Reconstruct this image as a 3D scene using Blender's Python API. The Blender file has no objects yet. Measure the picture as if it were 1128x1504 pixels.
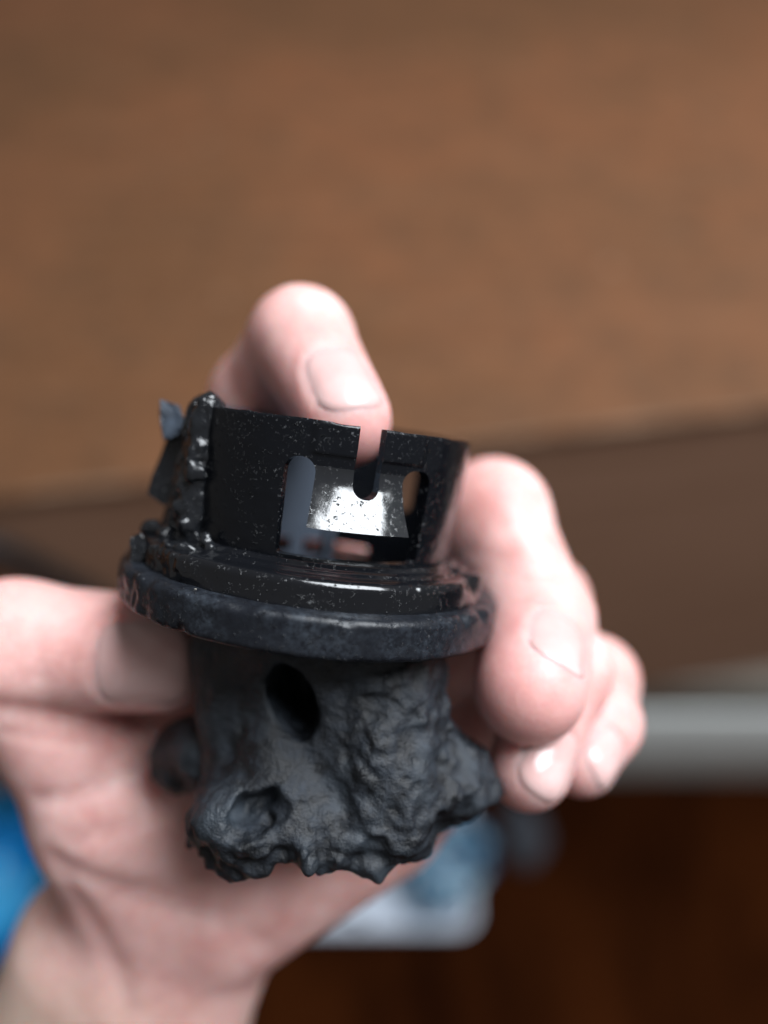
import bpy, math, random
import numpy as np
from mathutils import Matrix, Vector

random.seed(4)
RNG = np.random.default_rng(7)
scn = bpy.context.scene
COL = scn.collection

# ------------------------------------------------------------------ camera
FPX = 1131.0                     # focal length in pixels of the 1128-wide photograph
PITCH = math.radians(52)
CAM_H = 1.10
cam = bpy.data.cameras.new('camera')
cam.sensor_fit = 'HORIZONTAL'
cam.sensor_width = 36.0
cam.lens = 36.0 * FPX / 1128.0
cam.clip_start = 0.01
cam.clip_end = 50.0
cam.dof.use_dof = True
cam.dof.focus_distance = 0.1020
cam.dof.aperture_fstop = 5.6
camo = bpy.data.objects.new('camera', cam)
COL.objects.link(camo)
camo.location = (0, 0, CAM_H)
camo.rotation_euler = (math.radians(90) - PITCH, 0, 0)
scn.camera = camo

# ------------------------------------------------------------------ light
world = bpy.data.worlds.new('World')
scn.world = world
world.use_nodes = True
world.node_tree.nodes['Background'].inputs[0].default_value = (0.97, 0.94, 0.92, 1)
world.node_tree.nodes['Background'].inputs[1].default_value = 0.17


def area(name, loc, target, sx, sy, power, col):
    l = bpy.data.lights.new(name, 'AREA')
    l.shape = 'RECTANGLE'
    l.size, l.size_y = sx, sy
    l.energy = power
    l.color = col
    o = bpy.data.objects.new(name, l)
    COL.objects.link(o)
    o.location = loc
    o.rotation_euler = (Vector(target) - Vector(loc)).to_track_quat('-Z', 'Y').to_euler()
    return o


LDIR = Vector((.47, .66 * math.sin(PITCH) - .59 * math.cos(PITCH), .66 * math.cos(PITCH) + .59 * math.sin(PITCH))).normalized()
LTGT = Vector((0, .09, 1.0))
area('window_light', LTGT + LDIR * 1.45, LTGT, 1.15, 0.9, 62, (0.90, 0.95, 1.0))

scn.view_settings.view_transform = 'Standard'
scn.view_settings.look = 'None'
scn.view_settings.gamma = 1.0
scn.view_settings.exposure = 0.08
scn.cycles.use_denoising = True

# ------------------------------------------------------------------ frames
cp, sp = math.cos(PITCH), math.sin(PITCH)
XC = np.array([1.0, 0, 0])
YC = np.array([0, sp, cp])       # image up
ZC = np.array([0, -cp, sp])      # towards the viewer
CAMLOC = np.array([0, 0, CAM_H])


def cam_to_world(p):             # millimetres beside the viewer -> metres in the room
    p = np.asarray(p, float) * 0.001
    return CAMLOC + p[..., 0:1] * XC + p[..., 1:2] * YC + p[..., 2:3] * ZC


def at(px, py, d):               # a point at depth d millimetres
    return np.array([(px - 564) / FPX * d, (752 - py) / FPX * d, -d])


def on_z(px, py, z):             # where the line of sight meets a level plane
    d = cam_to_world(at(px, py, 1000)) - CAMLOC
    return CAMLOC + d * (z - CAM_H) / d[2]


def on_y(px, py, y):             # ... or an upright plane
    d = cam_to_world(at(px, py, 1000)) - CAMLOC
    return CAMLOC + d * y / d[1]


def nrm(v):
    v = np.asarray(v, float)
    return v / np.linalg.norm(v)


# ------------------------------------------------------------------ mesh helpers
def mesh_obj(name, verts, faces, mat, parent=None, smooth=True, origin=None):
    """verts in world metres; the object's origin goes to `origin`."""
    verts = np.asarray(verts, float)
    o0 = np.asarray(origin if origin is not None else verts.mean(0), float)
    base = np.zeros(3)
    if parent is not None:
        base = np.array(parent.matrix_world.translation)
        if parent.parent is None:
            base = np.array(parent.location)
        else:
            base = np.array(parent.parent.location) + np.array(parent.location)
    me = bpy.data.meshes.new(name)
    me.from_pydata((verts - o0).tolist(), [], [list(map(int, f)) for f in faces])
    me.validate()
    me.update()
    me.materials.append(mat)
    if smooth:
        me.polygons.foreach_set('use_smooth', [True] * len(me.polygons))
    o = bpy.data.objects.new(name, me)
    COL.objects.link(o)
    o.location = o0 - base
    if parent is not None:
        o.parent = parent
    return o


def tag(o, label=None, cat=None, kind=None, group=None):
    if label: o['label'] = label
    if cat: o['category'] = cat
    if kind: o['kind'] = kind
    if group: o['group'] = group
    return o


def box_vf(x0, x1, y0, y1, z0, z1, b=0.0):
    """box with chamfered long edges"""
    if b <= 0:
        v = [(x, y, z) for z in (z0, z1) for y in (y0, y1) for x in (x0, x1)]
        f = [(0, 2, 3, 1), (4, 5, 7, 6), (0, 1, 5, 4), (2, 6, 7, 3), (0, 4, 6, 2), (1, 3, 7, 5)]
        return np.array(v), f
    ring = []
    for k in range(4):
        cx = (x1 - b, x0 + b, x0 + b, x1 - b)[k]
        cy = (y1 - b, y1 - b, y0 + b, y0 + b)[k]
        for j in range(5):
            a = math.pi / 2 * (k + j / 4)
            ring.append((math.cos(a), math.sin(a), cx, cy))
    v, f = [], []
    levels = [(z0, 0.0), (z0 + b * .3, .7), (z0 + b, 1.0), (z1 - b, 1.0), (z1 - b * .3, .7), (z1, 0.0)]
    n = len(ring)
    for z, s in levels:
        for c, sn, cx, cy in ring:
            v.append((cx + c * b * s, cy + sn * b * s, z))
    for l in range(len(levels) - 1):
        for i in range(n):
            j = (i + 1) % n
            f.append((l * n + i, l * n + j, (l + 1) * n + j, (l + 1) * n + i))
    f.append(list(range(n))[::-1])
    f.append([(len(levels) - 1) * n + i for i in range(n)])
    return np.array(v), f


# ------------------------------------------------------------------ noise and distance fields
_L = RNG.random((64, 64, 64)).astype(np.float32)


def vnoise(p, scale):            # smooth value noise in -1..1
    q = p / scale + 137.3
    i = np.floor(q).astype(np.int64)
    f = (q - i).astype(np.float32)
    f = f * f * (3 - 2 * f)
    i0 = i & 63
    i1 = (i + 1) & 63
    x0, y0, z0 = i0[..., 0], i0[..., 1], i0[..., 2]
    x1, y1, z1 = i1[..., 0], i1[..., 1], i1[..., 2]
    fx, fy, fz = f[..., 0], f[..., 1], f[..., 2]
    a = _L[x0, y0, z0] * (1 - fx) + _L[x1, y0, z0] * fx
    b = _L[x0, y1, z0] * (1 - fx) + _L[x1, y1, z0] * fx
    c = _L[x0, y0, z1] * (1 - fx) + _L[x1, y0, z1] * fx
    d = _L[x0, y1, z1] * (1 - fx) + _L[x1, y1, z1] * fx
    return ((a * (1 - fy) + b * fy) * (1 - fz) + (c * (1 - fy) + d * fy) * fz) * 2 - 1


def smin(a, b, k):
    h = np.maximum(k - np.abs(a - b), 0) / k
    return np.minimum(a, b) - h * h * k * 0.25


def smax(a, b, k):
    return -smin(-a, -b, k)


def cone(p, a, b, ra, rb):       # capsule that tapers from ra to rb
    a = np.asarray(a, np.float32); b = np.asarray(b, np.float32)
    ba = b - a
    t = np.clip(((p - a) @ ba) / (ba @ ba), 0, 1)
    return np.linalg.norm(p - a - t[..., None] * ba, axis=-1) - (ra + (rb - ra) * t)


def ellip(p, c, r, ax=None):
    q = p - np.asarray(c, np.float32)
    if ax is not None:
        q = q @ np.asarray(ax, np.float32).T
    r = np.asarray(r, np.float32)
    k0 = np.linalg.norm(q / r, axis=-1)
    k1 = np.linalg.norm(q / (r * r), axis=-1)
    return k0 * (k0 - 1) / np.maximum(k1, 1e-6)


def surface_nets(vol, lo, step):
    s = vol < 0
    acc = np.zeros(tuple(n - 1 for n in vol.shape), np.int8)
    offs = [(i, j, k) for i in (0, 1) for j in (0, 1) for k in (0, 1)]
    nx, ny, nz = acc.shape
    for i, j, k in offs:
        acc += s[i:i + nx, j:j + ny, k:k + nz]
    act = np.argwhere((acc > 0) & (acc < 8))
    idx = -np.ones(acc.shape, np.int64)
    idx[act[:, 0], act[:, 1], act[:, 2]] = np.arange(len(act))
    val = np.stack([vol[act[:, 0] + i, act[:, 1] + j, act[:, 2] + k] for i, j, k in offs], 1)
    O = np.array(offs, np.float32)
    tot = np.zeros((len(act), 3), np.float32)
    cnt = np.zeros(len(act), np.float32)
    for a in range(8):
        for b in range(a + 1, 8):
            if abs(O[a] - O[b]).sum() != 1:
                continue
            va, vb = val[:, a], val[:, b]
            m = (va < 0) != (vb < 0)
            t = np.where(m, va / np.where(m, va - vb, 1), 0)
            tot += m[:, None] * (O[a] + t[:, None] * (O[b] - O[a]))
            cnt += m
    verts = (act + tot / cnt[:, None]) * step + np.asarray(lo)
    faces = []
    for ax in range(3):
        u, w = (ax + 1) % 3, (ax + 2) % 3
        sl0 = [slice(None)] * 3; sl1 = [slice(None)] * 3
        sl0[ax] = slice(0, -1); sl1[ax] = slice(1, None)
        ch = s[tuple(sl0)] != s[tuple(sl1)]
        e = np.argwhere(ch)
        e = e[(e[:, u] > 0) & (e[:, w] > 0) & (e[:, u] < vol.shape[u] - 1) & (e[:, w] < vol.shape[w] - 1)]
        if not len(e):
            continue
        ins = s[e[:, 0], e[:, 1], e[:, 2]]
        q = []
        for du, dw in ((0, 0), (-1, 0), (-1, -1), (0, -1)):
            c = e.copy(); c[:, u] += du; c[:, w] += dw
            q.append(idx[c[:, 0], c[:, 1], c[:, 2]])
        q = np.stack(q, 1)
        q[~ins] = q[~ins][:, ::-1]
        faces.append(q)
    return verts, np.concatenate(faces)


def grid(lo, hi, step):
    ax = [np.arange(lo[i], hi[i] + step, step, dtype=np.float32) for i in range(3)]
    return np.stack(np.meshgrid(*ax, indexing='ij'), -1)


# ------------------------------------------------------------------ materials
class NT:
    def __init__(self, name):
        self.m = bpy.data.materials.new(name)
        self.m.use_nodes = True
        self.t = self.m.node_tree
        self.b = self.t.nodes['Principled BSDF']

    def n(self, kind, **kw):
        x = self.t.nodes.new(kind)
        for k, v in kw.items():
            if k in x.inputs.keys():
                x.inputs[k].default_value = v
            else:
                setattr(x, k, v)
        return x

    def l(self, a, b):
        self.t.links.new(a, b)

    def coord(self):
        return self.n('ShaderNodeTexCoord').outputs['Object']

    def noise(self, scale, detail=4, rough=.55, vec=None, dist=0):
        x = self.n('ShaderNodeTexNoise')
        x.inputs['Scale'].default_value = scale
        x.inputs['Detail'].default_value = detail
        x.inputs['Roughness'].default_value = rough
        x.inputs['Distortion'].default_value = dist
        self.l(vec if vec is not None else self.coord(), x.inputs['Vector'])
        return x.outputs['Fac']

    def ramp(self, fac, stops):
        r = self.n('ShaderNodeValToRGB')
        e = r.color_ramp.elements
        while len(e) < len(stops):
            e.new(0.5)
        for i, (p, c) in enumerate(stops):
            e[i].position = p
            e[i].color = (c, c, c, 1) if not isinstance(c, tuple) else (*c, 1)
        self.l(fac, r.inputs[0])
        return r.outputs[0]

    def mix(self, fac, a, b, mode='MIX'):
        x = self.n('ShaderNodeMix', data_type='RGBA', blend_type=mode)
        for inp, v in ((x.inputs[0], fac), (x.inputs[6], a), (x.inputs[7], b)):
            if isinstance(v, (int, float)):
                inp.default_value = v if inp.type == 'VALUE' else (v, v, v, 1)
            elif isinstance(v, tuple):
                inp.default_value = (*v, 1)
            else:
                self.l(v, inp)
        return x.outputs[2]

    def bump(self, h, strength, dist):
        x = self.n('ShaderNodeBump')
        x.inputs['Strength'].default_value = strength
        x.inputs['Distance'].default_value = dist
        self.l(h, x.inputs['Height'])
        prev = self.b.inputs['Normal']
        if prev.is_linked:
            self.l(prev.links[0].from_socket, x.inputs['Normal'])
        self.l(x.outputs[0], prev)

    def set(self, **kw):
        for k, v in kw.items():
            k = k.replace('_', ' ')
            inp = self.b.inputs[k]
            if isinstance(v, (int, float)):
                inp.default_value = v
            elif isinstance(v, tuple):
                inp.default_value = (*v, 1) if inp.type == 'RGBA' else v
            else:
                self.l(v, inp)
        return self


def mat_plastic(name, base, rough, speck, scuff=0.0, bumps=0.00012, glint=0.0, spec=.5):
    t = NT(name)
    n1 = t.noise(420, 5, .6)
    n2 = t.noise(1700, 3, .6)
    n3 = t.noise(95, 4, .6)
    wear = t.n('ShaderNodeAttribute', attribute_name='wear').outputs['Fac']
    geo = t.n('ShaderNodeNewGeometry').outputs['Pointiness']
    edge = t.mix(1.0, wear, t.ramp(geo, [(0.53, 0.0), (0.58, 1.0)]), 'LIGHTEN')
    spk = t.ramp(n2, [(0.61, 0.0), (0.72, 1.0)])
    msk = t.mix(1.0, t.ramp(n3, [(0.58, 0.0), (0.70, .5)]), edge, 'LIGHTEN')
    dust = t.mix(1.0, spk, msk, 'MULTIPLY')
    c = t.mix(dust, base, (speck, speck * 1.03, speck * 1.08))
    if scuff:
        sc = t.mix(1.0, t.ramp(t.noise(900, 6, .75), [(0.42, 0.0), (0.66, 1.0)]), t.ramp(t.noise(130, 4, .6), [(0.42, 0.12 * scuff), (0.66, scuff)]), 'MULTIPLY')
        c = t.mix(sc, c, (0.075, 0.092, 0.115))
    t.set(Base_Color=c, Roughness=t.ramp(n1, [(0.3, rough * .7), (0.7, rough * 1.5)]))
    t.set(Specular_IOR_Level=spec)
    t.bump(n1, .5, bumps)
    if glint:
        gm = t.mix(1.0, t.ramp(t.noise(1500, 3, .7), [(0.60, 0.0), (0.74, 1.0)]), t.ramp(t.noise(170, 4, .6), [(0.44, 0.10), (0.58, 1.0)]), 'MULTIPLY')
        t.bump(gm, 1.0, glint)
    t.bump(n2, .5, bumps * .7)
    t.bump(t.noise(3800, 2, .6), .35, bumps * .3)
    return t.m


M_COLLAR = mat_plastic('black_plastic', (0.0038, 0.0044, 0.006), .18, .18, 0, .00005, .00025, .28)
M_TAB = mat_plastic('smooth_black_plastic', (0.010, 0.011, 0.013), .13, .20, 0, .00002, .00012, .85)
M_INNER = mat_plastic('dusty_lit_plastic', (0.075, 0.095, 0.130), .55, .10)  # dust tone, with light on the collar's inner wall painted in
M_FLANGE = mat_plastic('scuffed_black_plastic', (0.007, 0.008, 0.011), .33, .26, .45, .00012, .0003, .26)
M_SEAT = mat_plastic('glossy_black_plastic', (0.0045, 0.005, 0.0065), .13, .16, 0, .00003, .00012, .6)
M_MELT = mat_plastic('melted_black_plastic', (0.009, 0.010, 0.012), .15, .15, .0, .0002, .0002, .5)

t = NT('charred_plastic')
n1 = t.noise(330, 6, .68)
n2 = t.noise(110, 4, .6)
c = t.mix(t.ramp(n1, [(0.42, 0.0), (0.75, 1.0)]), (0.0032, 0.0042, 0.006), (0.018, 0.0245, 0.035))
c = t.mix(t.ramp(n2, [(0.50, 0.0), (0.72, .75)]), c, (0.036, 0.047, 0.060))
t.set(Base_Color=c, Roughness=t.ramp(n1, [(0.35, .38), (0.65, .64)]))
t.bump(n1, .5, .0007)
t.bump(t.noise(900, 5, .7), 1.0, .0004)
M_CHAR = t.m

t = NT('chalky_ash')
t.set(Base_Color=t.ramp(t.noise(600), [(0.3, (.42, .39, .33)), (0.7, (.66, .62, .54))]), Roughness=.9)
M_ASH = t.m

t = NT('blue_shard')
t.set(Base_Color=t.ramp(t.noise(300, 4), [(0.35, (.014, .019, .028)), (0.7, (.045, .062, .088))]), Roughness=.5)
M_SHARD = t.m

t = NT('skin')
att = t.n('ShaderNodeAttribute', attribute_name='flush')
tan = t.n('ShaderNodeAttribute', attribute_name='tan')
n1 = t.noise(85, 6, .68)
n2 = t.noise(260, 5, .65)
c = t.ramp(n1, [(0.34, (.57, .285, .26)), (0.66, (.76, .49, .46))])
c = t.mix(tan.outputs['Fac'], c, t.ramp(n1, [(0.3, (.57, .40, .32)), (0.7, (.70, .53, .45))]))
c = t.mix(att.outputs['Fac'], t.mix(t.ramp(t.noise(38, 4, .6), [(0.46, 0.0), (0.68, .55)]), c, (.66, .34, .31)), t.ramp(n2, [(0.3, (.60, .28, .265)), (0.7, (.69, .38, .36))]))
t.set(Base_Color=c, Roughness=t.ramp(n2, [(0.3, .38), (0.7, .52)]))
t.set(Subsurface_Weight=.85, Subsurface_Scale=.006, Subsurface_Radius=(1.0, .32, .2))
vor = t.n('ShaderNodeTexVoronoi', feature='DISTANCE_TO_EDGE')
vor.inputs['Scale'].default_value = 900
t.l(t.coord(), vor.inputs['Vector'])
t.bump(vor.outputs['Distance'], .25, .0002)
t.bump(n2, .18, .0006)
t.set(Specular_IOR_Level=.38)
M_SKIN = t.m

t = NT('nail')
t.set(Base_Color=t.ramp(t.noise(90, 3), [(0.3, (.59, .345, .325)), (0.7, (.69, .45, .43))]), Roughness=.2,
      Subsurface_Weight=.3, Subsurface_Scale=.002, Subsurface_Radius=(1.0, .4, .3))
M_NAIL = t.m

t = NT('brown_hardboard')
n1 = t.noise(5, 5, .6)
n2 = t.noise(260, 4, .6)
c = t.ramp(n1, [(0.3, (.105, .045, .0185)), (0.7, (.145, .060, .025))])
c = t.mix(t.ramp(t.noise(2.6, 3, .5), [(0.42, 0.0), (0.62, .8)]), c, (.19, .068, .028))
c = t.mix(t.ramp(t.noise(28, 5, .7), [(0.42, 0.0), (0.66, .8)]), c, (.068, .034, .017))
mp = t.n('ShaderNodeMapping')
mp.inputs['Scale'].default_value = (3, 26, 1)
mp.inputs['Rotation'].default_value = (0, 0, .5)
t.l(t.coord(), mp.inputs['Vector'])
c = t.mix(t.ramp(t.noise(2.2, 5, .65, mp.outputs[0]), [(0.50, 0.0), (0.72, .5)]), c, (.20, .10, .052))
c = t.mix(t.ramp(t.noise(75, 5, .7), [(0.40, 0.0), (0.72, .7)]), c, (.165, .077, .037))
c = t.mix(t.ramp(n2, [(0.35, .45), (0.65, 0.0)]), c, (.06, .030, .015))
fl = t.n('ShaderNodeTexVoronoi', feature='F1')
fl.inputs['Scale'].default_value = 11
t.l(t.coord(), fl.inputs['Vector'])
c = t.mix(t.ramp(fl.outputs['Distance'], [(0.03, .45), (0.07, 0.0)]), c, (.26, .17, .11))
t.set(Base_Color=c, Roughness=.65, Specular_IOR_Level=.15)
t.bump(n2, .4, .001)
M_BOARD = t.m

t = NT('worn_board_edge')
t.set(Base_Color=t.ramp(t.noise(18, 5, .7), [(0.42, (.11, .055, .027)), (0.62, (.24, .15, .095))]), Roughness=.8)
M_EDGE = t.m

t = NT('dark_brown_panel')
mp = t.n('ShaderNodeMapping')
mp.inputs['Scale'].default_value = (1, 1, 12)
t.l(t.coord(), mp.inputs['Vector'])
t.set(Base_Color=t.ramp(t.noise(6, 5, .6, mp.outputs[0]), [(0.3, (.30, .165, .104)), (0.7, (.38, .215, .142))]), Roughness=.6, Specular_IOR_Level=.2)
M_PANEL = t.m

t = NT('grey_white_paint')
t.set(Base_Color=t.ramp(t.noise(14, 4), [(0.3, (.80, .84, .82)), (0.7, (.87, .90, .88))]), Roughness=.5)
M_PLINTH = t.m

t = NT('grey_brown_moulding')
t.set(Base_Color=t.ramp(t.noise(14, 4), [(0.3, (.15, .135, .112)), (0.7, (.20, .18, .15))]), Roughness=.6)
M_MOULD = t.m

t = NT('dark_wood_floor')
mp = t.n('ShaderNodeMapping')
mp.inputs['Scale'].default_value = (5, 2.0, 1)
t.l(t.coord(), mp.inputs['Vector'])
n1 = t.noise(1.3, 6, .62, mp.outputs[0], .6)
t.set(Base_Color=t.ramp(n1, [(0.3, (.007, .0020, .0009)), (0.7, (.040, .0105, .0028))]), Roughness=.6, Specular_IOR_Level=.0)
t.bump(n1, .15, .002)
M_FLOOR = t.m

t = NT('white_plastic')
t.set(Base_Color=t.ramp(t.noise(20, 3), [(0.3, (.62, .68, .78)), (0.7, (.72, .78, .86))]), Roughness=.4)
M_WHITE = t.m

t = NT('blue_film')
t.set(Base_Color=t.ramp(t.noise(9, 5, .6, None, .8), [(0.36, (.003, .13, .42)), (0.50, (.006, .27, .66)), (0.60, (.10, .60, .88))]), Roughness=.3)
t.bump(t.noise(24, 5, .6), .6, .01)
M_BLUE = t.m

t = NT('pale_blue_film')
t.set(Base_Color=t.ramp(t.noise(38, 4, .6, None, 1.5), [(0.40, (.008, .035, .075)), (0.52, (.04, .16, .28)), (0.62, (.55, .72, .80))]), Roughness=.25)
t.bump(t.noise(50, 5, .6), .7, .006)
M_FILM = t.m

t = NT('black_cable')
t.set(Base_Color=(.010, .010, .011), Roughness=.45)
M_CABLE = t.m

t = NT('dark_cloth')
t.set(Base_Color=t.ramp(t.noise(60, 4), [(0.3, (.018, .020, .026)), (0.7, (.05, .055, .068))]), Roughness=.85)
M_CLOTH = t.m

# ------------------------------------------------------------------ setting: floor
v = np.array([(-4, -3, 0), (4, -3, 0), (4, 5, 0), (-4, 5, 0)], float)
o = mesh_obj('floor', v, [(0, 1, 2, 3)], M_FLOOR, origin=(0, 0, 0))
tag(o, 'dark reddish brown wooden floor', kind='structure')

# ------------------------------------------------------------------ cabinet with pale plinth, board on top
Y0 = on_z(1000, 1140, 0.0)[1]
Z1 = on_y(1000, 1046, Y0)[2]
Z2 = on_y(1000, 1010, Y0)[2]
ZB = CAM_H - 0.36
BT = 0.007
cab = bpy.data.objects.new('cabinet', None)
COL.objects.link(cab)
cab.location = (0, Y0 + .3, 0)
tag(cab, 'dark brown cabinet front with pale grey plinth behind the hand', 'cabinet')
vv, ff = box_vf(-1.6, 1.6, Y0 + .001, Y0 + .99, Z1, Z2 - .0005, .004)
mesh_obj('moulding', vv, ff, M_MOULD, cab)
vv, ff = box_vf(-1.6, 1.6, Y0 - .004, Y0 + .985, 0.0, Z1 - .0005, .004)
mesh_obj('plinth', vv, ff, M_PLINTH, cab)

e0, e1 = on_z(0, 730, ZB), on_z(1128, 600, ZB)
ed = nrm(e1 - e0)
en = np.array([-ed[1], ed[0], 0])
ec = (e0 + e1) / 2
# the front panel runs parallel to the board's edge, a little under it
pc = ec + en * .004
pq = [pc + ed * a + en * b for a, b in ((-1.5, 0), (1.5, 0), (1.5, .9), (-1.5, .9))]
vv = np.array([(q[0], q[1], z) for z in (Z2 + .0005, ZB - BT - .0005) for q in pq])
mesh_obj('front_panel', vv, [(3, 2, 1, 0), (4, 5, 6, 7), (0, 1, 5, 4), (1, 2, 6, 5), (2, 3, 7, 6), (3, 0, 4, 7)], M_PANEL, cab, False)


def on_panel(px, py, gap):       # a place just in front of the panel
    d = cam_to_world(at(px, py, 1000)) - CAMLOC
    return CAMLOC + d * ((pc - en * gap - CAMLOC) @ en) / (d @ en)


NSEG = 160
pv, pf = [], []
ss = np.linspace(-1.5, 1.5, NSEG)
prof = [(0.004, -BT), (0.0, -BT + .003), (0.0, -.003), (0.0008, -.001), (.0022, 0.0), (2.2, 0.0), (2.2, -BT)]
for s_ in ss:
    w = .0006 * math.sin(s_ * 31) * math.sin(s_ * 57 + 1) + random.uniform(-.0005, .0005)
    for j, (dn, dz) in enumerate(prof):
        q = ec + ed * s_ + en * (dn + (w if j < 5 else 0))
        pv.append((q[0], q[1], ZB + dz))
k = len(prof)
for i in range(NSEG - 1):
    for j in range(k):
        pf.append((i * k + j, (i + 1) * k + j, (i + 1) * k + (j + 1) % k, i * k + (j + 1) % k))
pf.append([j for j in range(k)])
pf.append([(NSEG - 1) * k + j for j in range(k)][::-1])
bo = mesh_obj('brown_board', pv, pf, M_BOARD, None, False)
bo.data.materials.append(M_EDGE)
for i_, p_ in enumerate(bo.data.polygons):
    if i_ < (NSEG - 1) * k and i_ % k in (2, 3):
        p_.material_index = 1
tag(bo, 'large brown fibreboard sheet with slanting worn edge behind the hand', 'board')


# ------------------------------------------------------------------ things on the floor
def tube(points, r, seg=12):
    pts = [np.asarray(p, float) for p in points]
    v, f = [], []
    n = len(pts)
    for i, p in enumerate(pts):
        tdir = nrm(pts[min(i + 1, n - 1)] - pts[max(i - 1, 0)])
        a = nrm(np.cross(tdir, (0.13, .2, .97)))
        b = np.cross(tdir, a)
        for j in range(seg):
            an = 2 * math.pi * j / seg
            v.append(p + r * (math.cos(an) * a + math.sin(an) * b))
    for i in range(n - 1):
        for j in range(seg):
            j2 = (j + 1) % seg
            f.append((i * seg + j, i * seg + j2, (i + 1) * seg + j2, (i + 1) * seg + j))
    f.append(list(range(seg))[::-1])
    f.append([(n - 1) * seg + j for j in range(seg)])
    return np.array(v), f


def catmull(P, n=14):
    P = [np.asarray(p, float) for p in P]
    P = [2 * P[0] - P[1]] + P + [2 * P[-1] - P[-2]]
    out = []
    for i in range(1, len(P) - 2):
        for k in range(n):
            u = k / n
            a, b, c, d = P[i - 1:i + 3]
            out.append(.5 * (2 * b + (c - a) * u + (2 * a - 5 * b + 4 * c - d) * u * u + (3 * b - a - 3 * c + d) * u ** 3))
    out.append(P[-2])
    return out


yk = Y0 - .010
cp_ = [on_panel(*q, .007) for q in ((-200, 770), (-90, 782), (0, 805), (70, 838), (170, 900), (260, 1010))]
yk = cp_[-1][1] - .01
last = cp_[-1]
cp_ += [np.array([last[0] + .03, yk - .02, last[2] * .5]), np.array([last[0] + .05, yk - .06, .0065]), np.array([last[0] + .16, yk - .09, .006])]
vv, ff = tube(catmull(cp_), .0062)
tag(mesh_obj('cable', vv, ff, M_CABLE), 'black cable running diagonally along the dark panel left of the thumb', 'cable')


def lump(name, c, r, mat, noise, seed, fold=1.0, label=None, cat=None, step=.02):
    """a crumpled object resting on the floor"""
    c = np.asarray(c, float); r = np.asarray(r, float)
    lo, hi = c - r * 1.5, c + r * 1.5
    st = max(r) / 26
    g = grid(lo, hi, st)
    d = ellip(g, c, r)
    big = max(r)
    d = d + noise * big * vnoise(g + seed, big * .55) + noise * .6 * big * np.abs(vnoise(g + seed * 2, big * .25)) * fold
    d = d + noise * .25 * big * vnoise(g + seed * 3, big * .11)
    d = np.maximum(d, .001 - g[..., 2])
    vv, ff = surface_nets(d, lo, st)
    return tag(mesh_obj(name, vv, ff, mat), label, cat)


b0 = on_z(-30, 1275, .05)
lump('blue_bag', (b0[0] - .03, b0[1], .06), (.115, .13, .09), M_BLUE, .16, 3.1, 1.0,
     'crumpled bright blue plastic bag on the floor left of the wrist', 'bag')

# white tray
tr0 = on_z(690, 1374, 0.0)
tx1, ty0 = tr0[0], tr0[1]
tx0, ty1 = tx1 - .30, ty0 + .20
TH = .05
vo, fo = [], []
def rr(x0, x1, y0, y1, rad, n=6):
    out = []
    for kx, (cx, cy) in enumerate(((x1 - rad, y1 - rad), (x0 + rad, y1 - rad), (x0 + rad, y0 + rad), (x1 - rad, y0 + rad))):
        for j in range(n + 1):
            a = math.pi / 2 * (kx + j / n)
            out.append((cx + rad * math.cos(a), cy + rad * math.sin(a)))
    return out
lev = [(0, .006), (.003, .002), (TH - .002, -.003), (TH, -.0015), (TH - .002, .0015), (.006, .006)]
rings = []
for z, ins in lev:
    base = len(vo)
    pts = rr(tx0 + ins, tx1 - ins, ty0 + ins, ty1 - ins, .022)
    vo += [(x, y, z + .001) for x, y in pts]
    rings.append((base, len(pts)))
for (a, n), (b, _) in zip(rings, rings[1:]):
    for i in range(n):
        j = (i + 1) % n
        fo.append((a + i, a + j, b + j, b + i))
fo.append([rings[0][0] + i for i in range(rings[0][1])][::-1])
fo.append([rings[-1][0] + i for i in range(rings[-1][1])])
tag(mesh_obj('tray', vo, fo, M_WHITE), 'pale white plastic tray with rounded corner on the floor below the hand', 'tray')
f0 = on_z(655, 1262, .05)
lump('plastic_film', (f0[0] - .005, f0[1] - .002, .052), (.060, .062, .045), M_FILM, .20, 9.7, 1.2,
     'crumpled glossy pale blue film lying in the white tray', 'plastic film')
f1 = on_z(768, 1222, .03)
lump('dark_cloth', (f1[0], f1[1], .02), (.030, .045, .03), M_CLOTH, .18, 5.3, 1.0,
     'small dark grey crumpled cloth beside the tray near the fingertips', 'cloth')

# ------------------------------------------------------------------ the broken plastic fitting
OC = np.array([-10.1, 0, -125.0])                       # its centre beside the viewer, mm
UP = nrm([.138, .98, .105])
FR = np.array([0, 0, 1.0]); FR = nrm(FR - FR.dot(UP) * UP)
RT = np.cross(UP, FR)


def fit_w(p):                                           # local mm (right, front, up) -> world
    p = np.asarray(p, float)
    return cam_to_world(OC + p[..., 0:1] * RT + p[..., 1:2] * FR + p[..., 2:3] * UP)


def cyl(s, h, R, Rs=21.7):
    th = s / Rs
    return np.stack([R * np.sin(th), R * np.cos(th), h + 0 * th], -1)


fit = bpy.data.objects.new('plastic_fitting', None)
COL.objects.link(fit)
fit.location = fit_w([0, 0, -48.0])
tag(fit, 'broken black plastic fitting with slotted collar and melted ragged base held in the hand', 'plastic part')

R0 = 22.1
CIRC = 2 * math.pi * R0
H_TOP, H_BOT = 14.6, -11.4


def rbox(s, h, s0, s1, h0, h1, r):
    cx, cy = (s0 + s1) / 2, (h0 + h1) / 2
    qx = np.abs(s - cx) - (s1 - s0) / 2 + r
    qy = np.abs(h - cy) - (h1 - h0) / 2 + r
    return np.hypot(np.maximum(qx, 0), np.maximum(qy, 0)) + np.minimum(np.maximum(qx, qy), 0) - r


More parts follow.
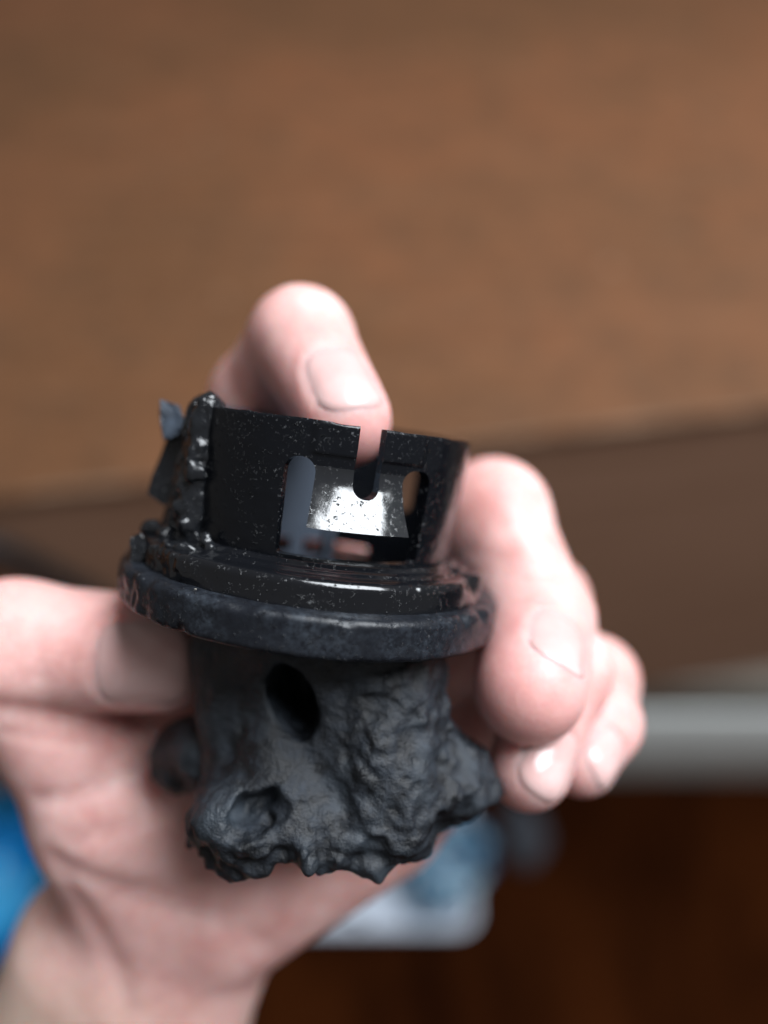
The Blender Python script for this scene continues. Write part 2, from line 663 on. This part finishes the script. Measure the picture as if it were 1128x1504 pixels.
def holes(s, h):
    a = rbox(s, h, -4.0, .25, -3.9, 9.6, 2.0)
    b = rbox(s, h, 12.5, 17.5, -3.9, 9.5, 2.0)
    c = rbox(s, h, -4.0, 17.5, -3.9, 0.7, .7)
    d = rbox(s, h, 5.3, 8.9, 4.9, 30, 1.75)
    f = np.minimum(np.minimum(a, b), np.minimum(c, d))
    # the far side carries two openings as well
    s2 = np.where(s > 0, s, s + CIRC) - CIRC / 2
    g = np.minimum(rbox(s2, h, -19.0, -13.5, 0.5, 10.0, 1.5), rbox(s2, h, -10.5, -1.5, -10.4, -7.6, .6))
    g = np.minimum(g, rbox(s2, h, 1.5, 6.0, -10.4, -7.6, .6))
    g = np.minimum(g, rbox(s2, h, 8.5, 13.5, -10.4, -7.6, .6))
    return np.minimum(f, g)


NS, NH = 600, 114
sv = np.linspace(-CIRC / 2, CIRC / 2, NS + 1)[:-1]
hv = np.linspace(H_BOT, H_TOP, NH + 1)
S, Hh = np.meshgrid(sv, hv, indexing='ij')
ds, dh = sv[1] - sv[0], hv[1] - hv[0]
cen = holes(S + ds / 2, Hh + dh / 2)[:, :-1]
keep = cen > 0
# pull the rims of the openings onto their true outline
touch = np.zeros((NS, NH + 1), int)
for a in (0, 1):
    for b in (0, 1):
        m = np.roll(~keep, a, 0)
        touch[:, b:b + NH] += m
kept = np.zeros((NS, NH + 1), int)
for a in (0, 1):
    for b in (0, 1):
        kept[:, b:b + NH] += np.roll(keep, a, 0)
bd = (touch > 0) & (kept > 0)
S2, H2 = S.copy(), Hh.copy()
for it in range(3):
    w = holes(S2, H2)
    gs = (holes(S2 + .02, H2) - holes(S2 - .02, H2)) / .04
    gh = (holes(S2, H2 + .02) - holes(S2, H2 - .02)) / .04
    S2 = np.where(bd, S2 - np.clip(w * gs, -.2, .2), S2)
    H2 = np.where(bd, H2 - np.clip(w * gh, -.2, .2), H2)
H2 = np.minimum(H2, H_TOP)


def tab_mask(s, h):
    return (s > .1) & (s < 12.7) & (h < 8.6)


t_h = np.clip((8.3 - H2) / 7.6, 0, 1)
tabv = np.clip(np.minimum((S2 + .3) / .35, (13.0 - S2) / .35), 0, 1) * (H2 > 0.2) * (H2 < 8.6)
bulge = tabv * 3.7 * t_h ** 1.6
Rw = R0 - .75 * np.clip((10 - H2) / 15, 0, 1)
rimstep = .28 * np.clip((H2 - 10.15) / .2, 0, 1) * np.clip(np.minimum(S2 + 1.0, 16.0 - S2), 0, 1)
nz = rimstep + vnoise(cyl(S2, H2, R0), 1.1) * .03 + vnoise(cyl(S2, H2, R0), 4.0) * .06
Ro = Rw + bulge + nz
Ri = Rw - 1.7 + .25 * bulge
# worn upper rim
top = np.clip((H2 - (H_TOP - .35)) / .35, 0, 1)
Ro = Ro - .22 * top ** 2
H3 = H2 + (vnoise(cyl(S2, H2, R0), 1.6) * .12 + vnoise(cyl(S2, H2, R0), 6.0) * .12) * (H2 > H_TOP - .05)


def wall_mesh(cells):
    used = np.zeros((NS, NH + 1), bool)
    I, J = np.nonzero(cells)
    I1 = (I + 1) % NS
    q = np.stack([I * (NH + 1) + J, I1 * (NH + 1) + J, I1 * (NH + 1) + J + 1, I * (NH + 1) + J + 1], 1)
    u, inv = np.unique(q, return_inverse=True)
    inv = inv.reshape(-1, 4)
    si, hi_ = S2.ravel()[u], H3.ravel()[u]
    vo_ = cyl(si, hi_, Ro.ravel()[u]); vi_ = cyl(si, hi_, Ri.ravel()[u])
    n = len(u)
    faces = [inv, inv[:, ::-1] + n]
    e = np.concatenate([inv[:, [0, 1]], inv[:, [1, 2]], inv[:, [2, 3]], inv[:, [3, 0]]])
    key = np.sort(e, 1)
    _, first, cnt = np.unique(key, axis=0, return_index=True, return_counts=True)
    be = e[first[cnt == 1]]
    # own corners for the side faces keep the edges crisp
    nb = len(be)
    vs = np.concatenate([vo_[be[:, 0]], vo_[be[:, 1]], vi_[be[:, 1]], vi_[be[:, 0]]])
    k = np.arange(nb) + 2 * n
    faces.append(np.stack([k + nb, k, k + 3 * nb, k + 2 * nb], 1))
    return np.concatenate([vo_, vi_, vs]), np.concatenate(faces)


tabc = tab_mask(S + ds / 2, Hh + dh / 2)[:, :-1] & keep
vv, ff = wall_mesh(keep & ~tabc)
co = mesh_obj('collar', fit_w(vv), ff, M_COLLAR, fit)
pl = vv
sl_ = np.arctan2(pl[:, 0], pl[:, 1]) * R0
wv = np.maximum(np.exp(-np.abs(holes(sl_, pl[:, 2])) / .35) * .7, np.exp(-np.maximum(H_TOP - pl[:, 2], 0) / 1.6) * (.35 + .65 * np.exp(-((sl_ - 4) / 9) ** 2)))
co.data.attributes.new('wear', 'FLOAT', 'POINT').data.foreach_set('value', wv.astype(np.float32))
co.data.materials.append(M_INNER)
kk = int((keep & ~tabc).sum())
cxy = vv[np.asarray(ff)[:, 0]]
dusty_lit = (np.arange(len(ff)) >= kk) & (np.arange(len(ff)) < 2 * kk) & (cxy[:, 0] < 1.5 + vnoise(cxy, 4.0)) & (cxy[:, 1] < 4)  # pale at left back only; black right half paints in the fingertip's shade
co.data.polygons.foreach_set('material_index', [1 if dusty_lit[i] else 0 for i in range(len(co.data.polygons))])
vv, ff = wall_mesh(tabc)
tb = mesh_obj('latch_tab', fit_w(vv), ff, M_TAB, fit)
tb['label'] = 'sprung latch tab bulging out between the slots'


# lathe: seat ring, tier and flange
def lathe(profile, n=420, disp=None, closed=False, gaps=()):
    P = np.array(profile, float)
    th = np.linspace(-math.pi, math.pi, n, endpoint=False)
    T, K = np.meshgrid(th, np.arange(len(P)), indexing='ij')
    R = P[:, 0][K]; Hc = P[:, 1][K]
    if disp is not None:
        R, Hc = disp(T, R, Hc)
    v = np.stack([R * np.sin(T), R * np.cos(T), Hc], -1).reshape(-1, 3)
    m = len(P)
    f = []
    for i in range(n):
        j = (i + 1) % n
        for k in range(m - 1 + closed):
            k2 = (k + 1) % m
            if any(abs((abs(th[i]) if sg == 0 else th[i] * sg) - tc) < tw and h0 < P[k, 1] < h1 for sg, tc, tw, h0, h1 in gaps):
                continue
            f.append((i * m + k, i * m + k2, j * m + k2, j * m + k))
    return v, f


def dense(prof, step=.45):
    out = []
    for (r0, h0), (r1, h1) in zip(prof, prof[1:]):
        n = max(1, int(math.hypot(r1 - r0, h1 - h0) / step))
        for k in range(n):
            out.append((r0 + (r1 - r0) * k / n, h0 + (h1 - h0) * k / n))
    out.append(prof[-1])
    return out


def rough_disp(amp, melt, chips=(), off=5.0):
    def f(T, R, Hc):
        p = np.stack([R * np.sin(T), R * np.cos(T), Hc], -1)
        left = np.clip((-T - .35) / .5, 0, 1) * (T > -2.6)
        p = p + off; n1 = vnoise(p, 2.2); n2 = vnoise(p + 40, .8); n3 = vnoise(p + 90, 6.0)
        R = R + amp * (n1 * .6 + n2 * .4) + left * melt * (n1 * .9 + n2 * .5 + n3 * .6)
        Hc = Hc + amp * .6 * vnoise(p + 17, 1.5) + left * melt * (.8 * vnoise(p + 23, 2.4) + .5 * vnoise(p + 71, .9))
        for (tc, tw, hc, hw, dep) in chips:
            g = np.exp(-((T - tc) / tw) ** 2 - ((Hc - hc) / hw) ** 2)
            R = R - dep * g * (1 + .5 * n2)
        return R, Hc
    return f


seat = dense([(21.0, -4.6), (21.9, -4.25), (22.5, -4.35), (22.8, -4.8), (23.6, -4.95), (24.1, -5.05), (24.5, -5.4), (26.1, -5.5), (26.7, -5.65), (27.1, -5.95), (27.3, -6.4),
              (27.35, -9.6)], .4)
vv, ff = lathe(seat, 480, rough_disp(.05, .45, [(1.22, .10, -6.3, 1.6, 2.2), (1.05, .03, -5.8, .8, .7), (.62, .02, -5.7, .6, .5)]), gaps=[(1, 2.86, .22, -9.7, -6.6), (-1, 2.9, .18, -9.7, -6.6), (-1, 2.45, .14, -9.7, -6.6)])
mesh_obj('seat_ring', fit_w(vv), ff, M_SEAT, fit)
flp = dense([(21.2, -12.6), (21.2, -11.0), (27.3, -9.45), (28.3, -9.5), (29.3, -9.65), (29.8, -9.95), (30.1, -10.5), (30.1, -14.7), (29.7, -15.2), (28.9, -15.45), (16.0, -15.6)], .4)
vv, ff = lathe(flp, 520, rough_disp(.11, .24, [(.9, .03, -9.8, .8, .8), (-.2, .05, -9.7, .7, .6), (.25, .03, -9.8, .6, .5), (-.75, .04, -10.0, .9, .9), (1.1, .05, -10, 1.0, .8), (-.5, .03, -15, .8, .7)]))
mesh_obj('flange', fit_w(vv), ff, M_FLANGE, fit)
# floor of the collar
a_ = np.linspace(0, 2 * math.pi, 64, endpoint=False)
dv = np.concatenate([np.stack([20.3 * np.sin(a_), 20.3 * np.cos(a_), 0 * a_ - 11.3], 1), np.stack([20.3 * np.sin(a_), 20.3 * np.cos(a_), 0 * a_ - 12.4], 1)])
mesh_obj('collar_floor', fit_w(dv), [list(range(64))[::-1], list(range(64, 128))] + [(i, (i + 1) % 64, 64 + (i + 1) % 64, 64 + i) for i in range(64)], M_COLLAR, fit, False)

# melted rib down the left of the collar
lo, hi = np.array([-31., 2, -9]), np.array([-8., 24, 18])
st = .32
g = grid(lo, hi, st)
def onr(deg, r, h):
    a = math.radians(deg)
    return (r * math.sin(a), r * math.cos(a), h)
d = cone(g, onr(-52, 21.6, 14.4), onr(-53, 21.6, -5), 2.2, 2.6)
d = smin(d, cone(g, onr(-64, 21.0, 13.6), onr(-66, 21.6, -5), 2.2, 2.8), 1.0)
for dg, r_, h_, q in ((-48, 23.0, 5.0, 1.2), (-50, 23.2, 7.5, .9), (-54, 23.6, 3.0, 1.0), (-50, 23.8, -2.6, 1.3), (-38, 23.0, -4.0, 1.1), (-35, 23.6, -4.9, 1.0),
                      (-50, 22.5, 14.6, 1.0), (-53, 24.0, -.6, 1.2), (-60, 24.6, -5.3, 1.6), (-70, 25.6, -5.2, 1.5), (-72, 26.6, -5.0, 1.2)):
    d = smin(d, np.linalg.norm(g - np.array(onr(dg, r_, h_), np.float32), axis=-1) - q * .85, 1.3)
d = smin(d, ellip(g, onr(-45, 24.0, -5.6), (3.6, 2.2, .8)), .7)
d = d + .42 * vnoise(g, 1.5) + .30 * vnoise(g + 31, .8) + .35 * vnoise(g + 11, 3.2)
vv, ff = surface_nets(d, lo, st)
mesh_obj('melted_rib', fit_w(vv), ff, M_MELT, fit)

# broken shards standing off the left side
def shard(name, pts, mat, seed):
    import bmesh
    r = random.Random(seed)
    bm = bmesh.new()
    for p in pts:
        bm.verts.new(fit_w(p))
    res = bmesh.ops.convex_hull(bm, input=list(bm.verts))
    junk = [e for e in res['geom_interior'] if isinstance(e, bmesh.types.BMVert)]
    if junk:
        bmesh.ops.delete(bm, geom=junk, context='VERTS')
    bmesh.ops.subdivide_edges(bm, edges=list(bm.edges), cuts=3, use_grid_fill=True)
    for v_ in bm.verts:
        v_.co += Vector((r.uniform(-1, 1), r.uniform(-1, 1), r.uniform(-1, 1))) * .00016
    bmesh.ops.recalc_face_normals(bm, faces=list(bm.faces))
    bm.verts.index_update()
    vs = [v_.co[:] for v_ in bm.verts]
    fs = [[v_.index for v_ in f_.verts] for f_ in bm.faces]
    bm.free()
    return mesh_obj(name, vs, fs, mat, fit, False)


def loc_of(px, py, dep):         # local mm of a place seen at this depth
    q = at(px, py, dep) - OC
    return np.array([q @ RT, q @ FR, q @ UP])


def slab(pxs, dep, thick):
    return [loc_of(x, y, dep) for x, y in pxs] + [loc_of(x, y, dep + thick) for x, y in pxs]


o = shard('shard', slab([(236, 588), (262, 596), (272, 618), (262, 640), (240, 645), (235, 612)], 116, 5), M_SHARD, 1)
o['label'] = 'bluish grey broken shard'
shard('shard', slab([(250, 630), (275, 612), (282, 660), (268, 738), (240, 742), (215, 724), (232, 680)], 119, 6), M_MELT, 2)
shard('shard', slab([(244, 745), (268, 735), (275, 800), (240, 806), (236, 770)], 119, 6), M_MELT, 3)
shard('shard', slab([(192, 790), (207, 782), (216, 800), (212, 822), (192, 826)], 112, 5), M_MELT, 4)
o = shard('chalky_flake', slab([(272, 868), (287, 866), (305, 881), (300, 889), (282, 884)], 101.2, 1.2), M_ASH, 5)
o['label'] = 'pale chalky flake on the flange edge'

# ragged, half molten base; field laid out along the view so x is right, y up, z to the viewer
lo, hi = np.array([-34., -62, -26]), np.array([38., -14, 26])
st = .36
g = grid(lo, hi, st)


def bp(px, py, dep):
    return at(px, py, dep) - OC


def C(px, py, dep, px2, py2, dep2, r1, r2):
    return cone(g, bp(px, py, dep), bp(px2, py2, dep2), r1, r2)


d = C(475, 945, 126, 500, 1105, 128, 17.5, 17.0)                      # core
d = smin(d, C(575, 960, 118, 562, 1166, 115, 8.5, 9.5), 5)            # thick column on the right
d = smin(d, C(330, 955, 121, 350, 1130, 119, 5.5, 5.5), 4)            # left column
d = smin(d, C(395, 1105, 113, 452, 1235, 108, 3.4, 4.4), 4)           # ridge curling past the hole
d = smin(d, ellip(g, bp(372, 1192, 113), (9.4, 6.6, 9.0)), 3)         # lower left lobe
d = smin(d, C(310, 1235, 114, 400, 1258, 108, 2.6, 3.0), 2)
d = smin(d, C(293, 1216, 116, 325, 1250, 112, 1.7, 2.6), 1.5)
d = smin(d, C(500, 1230, 110, 598, 1226, 112, 4.3, 4.2), 3)           # bottom skirt
d = smin(d, ellip(g, bp(640, 1130, 121), (8.8, 6.0, 8.0)), 4)         # flare to the right
d = smin(d, C(650, 1110, 121, 722, 1152, 120, 4.0, 2.3), 2.5)
d = smin(d, C(600, 1190, 117, 690, 1178, 118, 5.0, 2.6), 3)
gw = g + np.stack([vnoise(g + 3, 2.6), vnoise(g + 33, 2.6), vnoise(g + 63, 2.6)], -1) * 1.1
d = smax(d, -ellip(g + (gw - g) * .25, bp(427, 1037, 108), (3.3, 5.9, 16.0), [[.95, .31, 0], [-.31, .95, 0], [0, 0, 1]]), 1.2)   # the hole
d = smax(d, -ellip(gw, bp(368, 1205, 103.5), (4.6, 2.7, 9.0), [[.95, .3, 0], [-.3, .95, 0], [0, 0, 1]]), 1.0)      # pocket in the lobe
d = smax(d, -C(415, 1120, 104, 425, 1200, 101, 2.6, 2.0), 2.0)
d = smax(d, -C(655, 1212, 110, 668, 1236, 116, 2.2, 3.0), 1.0)
d = smax(d, -C(486, 1080, 103, 480, 1290, 101, 1.6, 2.4), 2.5)        # fold between the columns
d = smin(d, C(277, 1106, 128, 310, 1106, 124, 6.0, 6.0), .6)          # stub of black tube on the left
lowmask = np.clip((bp(500, 1100, 115)[1] - g[..., 1]) / 10, 0.25, 1)
n = vnoise(g, 5.0) * 1.1 + vnoise(g + 19, 2.4) * .78 + vnoise(g + 50, 1.2) * .48
rightm = np.clip((g[..., 0] - bp(470, 1000, 110)[0]) / 4, 0.3, 1)
d = d + n * np.maximum(lowmask, rightm * .8) * .95
d = d + np.clip((bp(500, 1215, 110)[1] - g[..., 1]) / 4, 0, 1) * (vnoise(g + 7, 4.2) * 1.8 + vnoise(g + 97, 1.7) * .6 + .5)
d = np.maximum(d, (g[..., 1] - (-14.6)))
vv, ff = surface_nets(d, lo, st)
mesh_obj('melted_base', cam_to_world(OC + vv), ff, M_CHAR, fit)

# ------------------------------------------------------------------ the hand
J = dict(
    wrist=at(212, 1415, 158), fore=at(95, 1800, 178),
    t_cmc=at(240, 1350, 156), t_mcp=at(165, 1190, 143), t_ip=at(20, 952, 131), t_tip=at(246, 960, 129),
    i_mcp=np.array([-14, -10, -176.]), i_pip=at(384, 588, 150), i_dip=at(443, 500, 136), i_tip=at(505, 618, 121),
    m_mcp=np.array([-2, -23, -176.]), m_pip=at(724, 756, 146), m_dip=at(788, 910, 136), m_tip=at(778, 1010, 120),
    r_mcp=np.array([9, -37, -176.]), r_pip=at(794, 885, 158), r_dip=at(826, 985, 134), r_tip=at(776, 1130, 124),
    p_mcp=at(700, 1085, 170), p_pip=at(870, 1000, 154), p_dip=at(880, 1062, 140), p_tip=at(853, 1118, 132),
)
lo_h = np.array([-96., -160, -200]); hi_h = np.array([62., 48, -92])
ST = .8
G = grid(lo_h, hi_h, ST)


def hand_field(P):
    def fing(mcp, pip, dip, tip, r0, r1, r2, r3, k=3.0):
        f = cone(P, mcp, pip, r0, r1 * .97)
        f = smin(f, cone(P, pip, dip, r1, r2), 3.0)
        f = smin(f, cone(P, dip, tip, r2, r3), k)
        f = smin(f, np.linalg.norm(P - pip.astype(np.float32), axis=-1) - r1 * 1.0, 3)
        return f
    j = J
    idx_ = fing(j['i_mcp'], j['i_pip'], j['i_dip'], j['i_tip'], 11, 9.2, 9.2, 7.5, 1.6)
    mid = fing(j['m_mcp'], j['m_pip'], j['m_dip'], j['m_tip'], 11.5, 9.9, 9.6, 8.7)
    rin = fing(j['r_mcp'], j['r_pip'], j['r_dip'], j['r_tip'], 11, 9.0, 8.0, 6.6)
    pin = fing(j['p_mcp'], j['p_pip'], j['p_dip'], j['p_tip'], 10, 8.2, 7.0, 6.0)
    th = cone(P, j['t_mcp'], j['t_ip'], 12.5, 11.2)
    th = smin(th, cone(P, j['t_ip'], j['t_tip'], 11.0, 9.6), 3.5)
    fingers = smin(smin(idx_, mid, .9), smin(rin, pin, .9), .9)
    # palm
    w = j['wrist']
    fd = nrm(j['fore'] - w)
    side = nrm(np.cross(fd, [0, 0, 1.0]))
    if side[0] < 0: side = -side
    palm = cone(P, w + side * 5 - fd * 9, j['p_mcp'], 13, 11.5)
    for k_, r_ in (('r_mcp', 12), ('m_mcp', 12), ('i_mcp', 12)):
        palm = smin(palm, cone(P, w + nrm(j[k_] - w) * 6, j[k_], 15, r_), 9)
    palm = smin(palm, cone(P, at(330, 1330, 150), at(560, 1200, 156), 13, 12), 8)      # heel of the hand
    palm = smin(palm, ellip(P, at(225, 1230, 148), (17, 19, 13)), 10)                  # ball of the thumb
    palm = smin(palm, cone(P, j['t_cmc'], j['t_mcp'], 14, 12.5), 8)
    palm = smin(palm, cone(P, j['t_mcp'], j['i_mcp'], 9, 9), 10)                       # web
    arm = cone(P, w - side * 10, j['fore'] - side * 14, 17, 19)
    arm = smin(arm, cone(P, w + side * 7, j['fore'] + side * 13, 17, 19), 14)
    palm = smin(palm, arm, 6)
    body = smin(palm, th, 5)
    return smin(body, fingers, 4)


def chunks(fn, P):
    out = np.empty(P.shape[:-1], np.float32)
    for i in range(0, P.shape[0], 12):
        out[i:i + 12] = fn(P[i:i + 12])
    return out


def hf_at(p):
    return hand_field(np.asarray(p, np.float32))


# nails
NAILS = [  # name, joint, tip, dorsal, centre along the bone in mm past the tip joint, half length, half width
    ('t', 't_ip', 't_tip', (-.05, -.05, 1.0), -1.2, 7.6, 7.2),
    ('i', 'i_dip', 'i_tip', (.32, .25, .93), -2.2, 6.9, 5.6),
    ('m', 'm_dip', 'm_tip', (.50, .74, .45), -3.6, 6.2, 5.4),
    ('r', 'r_dip', 'r_tip', (.25, .0, .95), -1.0, 5.8, 4.8),
    ('p', 'p_dip', 'p_tip', (.35, .0, .93), -.5, 4.8, 4.2),
]
frames = []
for nm, a, b, dn, off, hl, hw in NAILS:
    ax = nrm(J[b] - J[a])
    n_ = np.array(dn); n_ = nrm(n_ - n_.dot(ax) * ax)
    lt = np.cross(n_, ax)
    c_ = J[b] + ax * off
    frames.append((c_, ax, n_, lt, hl, hw))


def nail_r(p, fr):
    c_, ax, n_, lt, hl, hw = fr
    q = p - c_.astype(np.float32)
    u = q @ ax.astype(np.float32) / hl
    v = q @ lt.astype(np.float32) / hw
    w = q @ n_.astype(np.float32)
    e = (np.abs(u) ** 2.8 + np.abs(v) ** 2.8) ** (1 / 2.8)
    return e, u, v, w


def carve(P, F):
    for fr in frames:
        e, u, v, w = nail_r(P, fr)
        hw_lim = fr[5] * 1.35 + 2.4
        up = (w > 1.0) & (w < hw_lim)
        ins = np.clip((1.04 - e) / .10, 0, 1)
        F = F + up * ins * .32 * np.clip((.95 - u) / .3, 0, 1)
        fold = np.exp(-((e - 1.16) / .10) ** 2) * (u < .55)
        F = F - up * fold * .22
    return F


HF = chunks(lambda P: carve(P, hand_field(P)), G)

# skin folds: polylines laid on the skin, pressed in
CREASES = [
    ([(85, 1268), (150, 1300), (235, 1322), (320, 1345)], 1.0, 2.6),
    ([(92, 1290), (130, 1345), (170, 1420), (185, 1480)], .7, 2.4),
    ([(0, 1042), (70, 1052), (150, 1060), (215, 1062)], .8, 2.2),
    ([(10, 1075), (80, 1085), (140, 1090)], .4, 1.4),
    ([(60, 1175), (120, 1165), (190, 1130), (230, 1090)], .6, 1.8),
    ([(110, 1235), (180, 1215), (240, 1190)], .5, 1.8),
    ([(250, 1320), (330, 1350), (400, 1392)], .5, 2.2),
    ([(60, 880), (52, 930), (58, 990)], .25, 1.6), ([(30, 875), (22, 930), (28, 990)], .25, 1.6),
    ([(690, 812), (740, 822), (800, 830)], .35, 1.6), ([(700, 838), (760, 846), (815, 850)], .3, 1.4),
]


def hit(px, py):
    ds_ = np.arange(95, 190, .5)
    pts = np.array([at(px, py, q) for q in ds_])
    f = hf_at(pts)
    k = np.argmax(f < 0)
    return pts[k] if f[k] < 0 else None


for line, dep, wd in CREASES:
    pts = [hit(*p) for p in catmull([np.array(p, float) for p in line], 5)]
    pts = [p for p in pts if p is not None]
    pts = [p for i, p in enumerate(pts) if i == 0 or np.linalg.norm(p - pts[i - 1]) < 12]
    if len(pts) < 2: continue
    A = np.array(pts)
    i0 = np.maximum(((A.min(0) - 8 - lo_h) / ST).astype(int), 0)
    i1 = np.minimum(((A.max(0) + 8 - lo_h) / ST).astype(int) + 1, np.array(HF.shape))
    sl = tuple(slice(a, b) for a, b in zip(i0, i1))
    sub = G[sl]
    dm = np.full(sub.shape[:-1], 99., np.float32)
    for a, b in zip(pts, pts[1:]):
        if np.linalg.norm(b - a) < .05: continue
        dm = np.minimum(dm, cone(sub, a, b, 0, 0))
    HF[sl] += dep * np.exp(-(dm / wd) ** 2)

vv, ff = surface_nets(HF, lo_h, ST)
# keep the skin clear of the hard part where both press together is not needed: soft pads simply meet it
hand = mesh_obj('hand', cam_to_world(vv), ff, M_SKIN, None, True, cam_to_world(J['wrist']))
tag(hand, 'bare left hand and wrist gripping the black plastic fitting from behind', 'hand')
me = hand.data
tips = np.array([J['t_tip'], J['i_tip'], J['m_tip'], J['r_tip'], J['p_tip']])
dt = np.min(np.linalg.norm(vv[:, None] - tips[None], axis=-1), 1)
flush = np.clip((19 - dt) / 12, 0, 1) * .75
tanv = np.clip((-80 - vv[:, 1] - .5 * (vv[:, 0] + 45)) / 26, 0, 1)
at1 = me.attributes.new('flush', 'FLOAT', 'POINT'); at1.data.foreach_set('value', flush.astype(np.float32))
at2 = me.attributes.new('tan', 'FLOAT', 'POINT'); at2.data.foreach_set('value', tanv.astype(np.float32))

for fr, (nm, *_r) in zip(frames, NAILS):
    c_, ax, n_, lt, hl, hw = fr
    N = 26
    v_, f_ = [], []
    rad = np.linspace(0, 1, 9)
    ang = np.linspace(0, 2 * math.pi, 40, endpoint=False)
    pts = []
    for r_ in rad:
        for a in ang:
            ca, sa = math.cos(a), math.sin(a)
            k = (abs(ca) ** 2.8 + abs(sa) ** 2.8) ** (-1 / 2.8) * r_
            pts.append((ca * k * hl, sa * k * hw))
    P = []
    for (u, v2) in pts:
        o_ = c_ + ax * u + lt * v2
        ts = np.arange(14, 0, -.1)
        f = hf_at(o_ + n_ * ts[:, None])
        k = int(np.argmax(f < 0))
        w = ts[k] if f[k] < 0 else 0.5
        e = max(abs(u) / hl, abs(v2) / hw)
        free = min(max((u / hl - .35) / .4, 0), 1)
        P.append(o_ + n_ * (w - .03 - .45 * (1 - free) * max(0, e - .75) / .25 + .20 * free))
    P = np.array(P)
    nA = len(ang)
    for i in range(len(rad) - 1):
        for j in range(nA):
            f_.append((i * nA + j, (i + 1) * nA + j, (i + 1) * nA + (j + 1) % nA, i * nA + (j + 1) % nA))
    m_ = len(P)
    P2 = np.concatenate([P, P - n_ * .5])
    f_ += [tuple(x + m_ for x in q[::-1]) for q in f_]
    b_ = (len(rad) - 1) * nA
    f_ += [(b_ + j, b_ + m_ + j, b_ + m_ + (j + 1) % nA, b_ + (j + 1) % nA) for j in range(nA)]
    mesh_obj('nail', cam_to_world(P2), f_, M_NAIL, hand)
